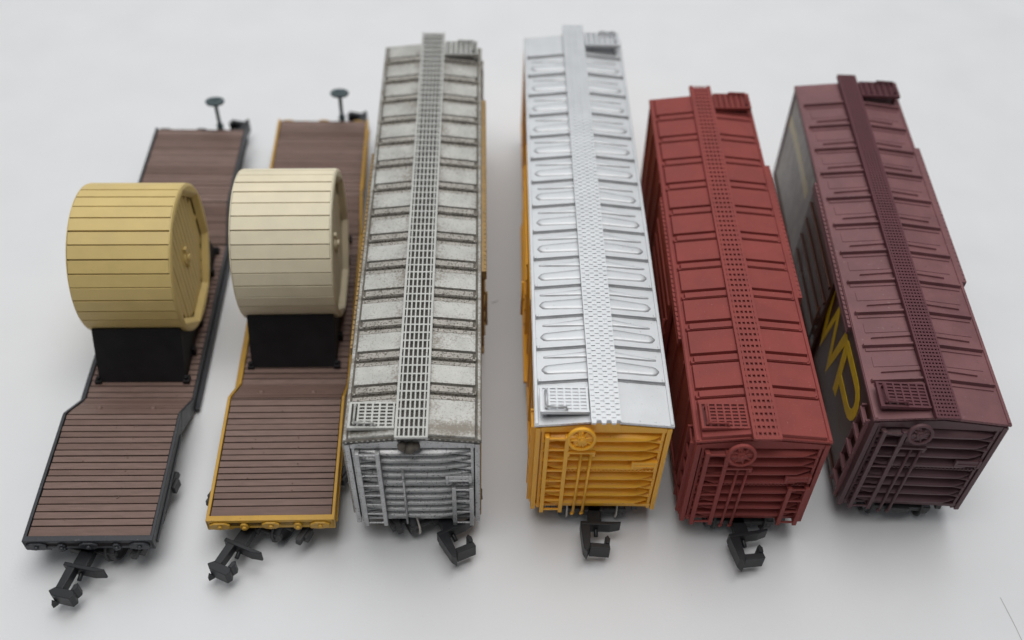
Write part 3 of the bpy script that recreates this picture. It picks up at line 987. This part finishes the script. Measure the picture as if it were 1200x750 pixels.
def make_load(fit, label_reel, label_cr, rm, gm, R0, zc, xc):
    h = 7.9
    yc = 49.0
    # cradle
    base = local_point(fit, xc, yc, 2.2)
    cr = bpy.data.objects.new('reel_cradle', None)
    C.collection.objects.link(cr)
    cr.location = base
    cr.rotation_euler.z = -fit[2]
    tag(cr, label_cr, 'cradle', 'black reel cradles on the flat cars')
    c = MB((0, 0, 0))
    dz = zc - 2.2
    a0 = math.asin((dz - 8.9) / R0)
    arc = []
    for k in range(17):
        t = PI + a0 + (PI - 2 * a0) * k / 16
        arc.append((R0 * 1.004 * math.cos(t), dz + R0 * 1.004 * math.sin(t)))
    fy = arc[0][0] - 0.25
    hwc = 7.25
    n = len(arc)
    top = [(fy, 8.95)] + arc + [(-fy, 8.95)]
    bot = [(-15.9 + 31.8 * i / (n + 1), 0.03) for i in range(n + 2)]
    vs = []
    for s in (-hwc, hwc):
        vs += [(s, u, q) for u, q in top] + [(s, u, q) for u, q in bot]
    m = n + 2
    fs = []
    for i in range(m - 1):
        fs += [(i, i + 1, m + i + 1, m + i), (2 * m + i, 3 * m + i, 3 * m + i + 1, 2 * m + i + 1),
               (i, 2 * m + i, 2 * m + i + 1, i + 1), (m + i, m + i + 1, 3 * m + i + 1, 3 * m + i)]
    fs += [(0, m, 3 * m, 2 * m), (m - 1, 3 * m - 1, 4 * m - 1, 2 * m - 1)]
    c.add(vs, fs)
    c.build('saddle', M_cradle, cr, 0.12)
    for (sx, sy) in ((-1, -1), (1, -1), (-1, 1), (1, 1)):
        q = MB((0, 0, 0))
        q.box(sx * 7.3 - 0.55, sx * 7.3 + 0.55, sy * 15.6 - 0.7, sy * 15.6 + 0.7, 0.02, 0.7)
        q.tube((sx * 7.3, sy * 15.6, 0.6), (sx * 7.3, sy * 15.6, 1.25), 0.35, 8)
        q.build('foot', M_cradle, cr, 0.08)
    for s in (-1, 1):
        for yy in (-9.5, -3, 3, 9.5):
            q = MB((0, 0, 0))
            q.box(s * (hwc + 0.3) - 0.32, s * (hwc + 0.3) + 0.32, yy - 0.5, yy + 0.5, 0.02, 1.6)
            q.build('lug', M_cradle, cr, 0.08)
    # reel
    rl = bpy.data.objects.new('cable_reel', None)
    C.collection.objects.link(rl)
    rl.location = local_point(fit, xc, yc, zc - R0)
    rl.rotation_euler.z = -fit[2]
    tag(rl, label_reel, 'cable reel', 'cable reels carried on the flat cars')
    d = MB((0, 0, R0))
    npl = 34
    d.m = 1
    d.lathe([(R0 - 0.38, -h + 0.3), (R0 - 0.38, h - 0.3)], (0, 0, 0), (1, 0, 0), 68)
    d.m = 0
    for k in range(npl):
        t0 = 2 * PI * k / npl + random.uniform(-0.006, 0.006)
        t1 = 2 * PI * (k + 1) / npl - 0.015
        rr = R0 + random.uniform(-0.03, 0.03)
        e0, e1 = -h + random.uniform(0, 0.07), h - random.uniform(0, 0.07)
        p = []
        for r_ in (R0 - 0.7, rr):
            for (xx, t) in ((e0, t0), (e1, t0), (e1, t1), (e0, t1)):
                p.append((xx, r_ * math.cos(t), r_ * math.sin(t)))
        d.hexa(p)
    d.build('lagging', [rm, gm], rl, 0.06, 2)
    for s in (-1, 1):
        q = MB((0, 0, R0))
        no = 8
        seg = 64
        ro_, ri, dep = R0 - 0.05, R0 * 0.91, 0.75
        vs, fs = [], []

        def octr(t):
            a = ((t - PI / 8) % (2 * PI / no)) - PI / no
            return ri * math.cos(PI / no) / math.cos(a) * 1.03
        rings = []
        for i in range(seg):
            t = 2 * PI * i / seg
            o = octr(t)
            cs, sn = math.cos(t), math.sin(t)
            rings.append([(s * (h - 0.02), ro_ * cs, ro_ * sn), (s * (h + 0.12), (ro_ - 0.02) * cs, (ro_ - 0.02) * sn), (s * (h + 0.30), (ro_ - 0.45) * cs, (ro_ - 0.45) * sn),
                          (s * (h + 0.30), (o + 0.25) * cs, (o + 0.25) * sn), (s * (h + 0.12), o * cs, o * sn), (s * (h - dep), (o - 0.55) * cs, (o - 0.55) * sn)])
        kk = 6
        for rg in rings:
            vs += rg
        for i in range(seg):
            j = (i + 1) % seg
            for z in range(kk - 1):
                fs.append((i * kk + z, j * kk + z, j * kk + z + 1, i * kk + z + 1))
        q.add(vs, fs)
        q.build('rim', rm, rl)
        q = MB((0, 0, R0))
        q.m = 1
        q.lathe([(0.01, 0), (R0 - 1.2, 0)], (s * (h - dep - 0.3), 0, 0), (1, 0, 0), 48)
        q.m = 0
        yy = -R0 * 0.86
        while yy < R0 * 0.86:
            wd = 1.45
            za = math.sqrt(max(0.2, (R0 * 0.86) ** 2 - max(abs(yy), abs(yy + wd)) ** 2))
            xa_, xb_ = sorted((s * (h - dep - 0.4), s * (h - dep + 0.02 + random.uniform(-0.03, 0.03))))
            q.box(xa_, xb_, yy, yy + wd - 0.16, -za, za)
            yy += wd
        dd = q.build('end_disc', [rm, gm], rl, 0.05)
        q = MB((0, 0, R0))
        q.tube((s * (h - dep - 0.1), 0, 0), (s * (h - dep + 0.35), 0, 0), 1.25, 20)
        q.tube((s * (h - dep + 0.3), 0, 0), (s * (h - dep + 0.8), 0, 0), 0.6, 16)
        q.box(*sorted((s * (h - dep), s * (h - dep + 0.5))), -0.3, 0.5, 0.9, 2.1)
        q.box(*sorted((s * (h - dep), s * (h - dep + 0.45))), -0.5, 0.3, -2.0, -0.9)
        q.build('hub', rm, rl, 0.08)


FIT1 = (-59.70, 72.46, -0.0636, 96.0, 18.45, 7.52, 4.88, -0.0120)
FIT2 = (-34.32, 77.04, -0.0722, 96.0, 18.71, 7.67, 4.59, -0.0150)
make_flat(FIT1, 'grey-framed flat car with brown board deck, leftmost of the row', M_grey, R(-14), 7.8 * math.sin(R(-14)) + 1.2)
make_flat(FIT2, 'yellow-framed flat car with brown board deck, beside the weathered silver boxcar', M_yfr, R(-26), 7.8 * math.sin(R(-26)))
make_load(FIT1, 'tan yellow planked cable reel standing on the grey-framed flat car',
          'black cradle under the tan reel on the grey-framed flat car', M_reelA, M_reelAg, 12.5, 16.2, 0.0)
make_load(FIT2, 'pale cream planked cable reel standing on the yellow-framed flat car',
          'black cradle under the cream reel on the yellow-framed flat car', M_reelB, M_reelBg, 12.75, 16.5, -0.3)


# ------------------------------------------------------------------ lint on the table
def fibre(pts, r, label):
    q = MB()
    for a, b2 in zip(pts[:-1], pts[1:]):
        q.tube((a[0], a[1], r), (b2[0], b2[1], r), r, 6)
    o = q.build('lint_fibre', M_lint)
    tag(o, label, 'lint', 'lint on the table')


fibre([(74.6, 73.4), (75.0, 71.3), (75.5, 68.7), (75.8, 66.5)], 0.028, 'short dark hair lying on the white table near the bottom right corner')
fibre([(-3.9, 129.2), (-3.2, 129.5), (-2.7, 129.9)], 0.04, 'tiny grey thread on the table between the two silver-roofed boxcars')
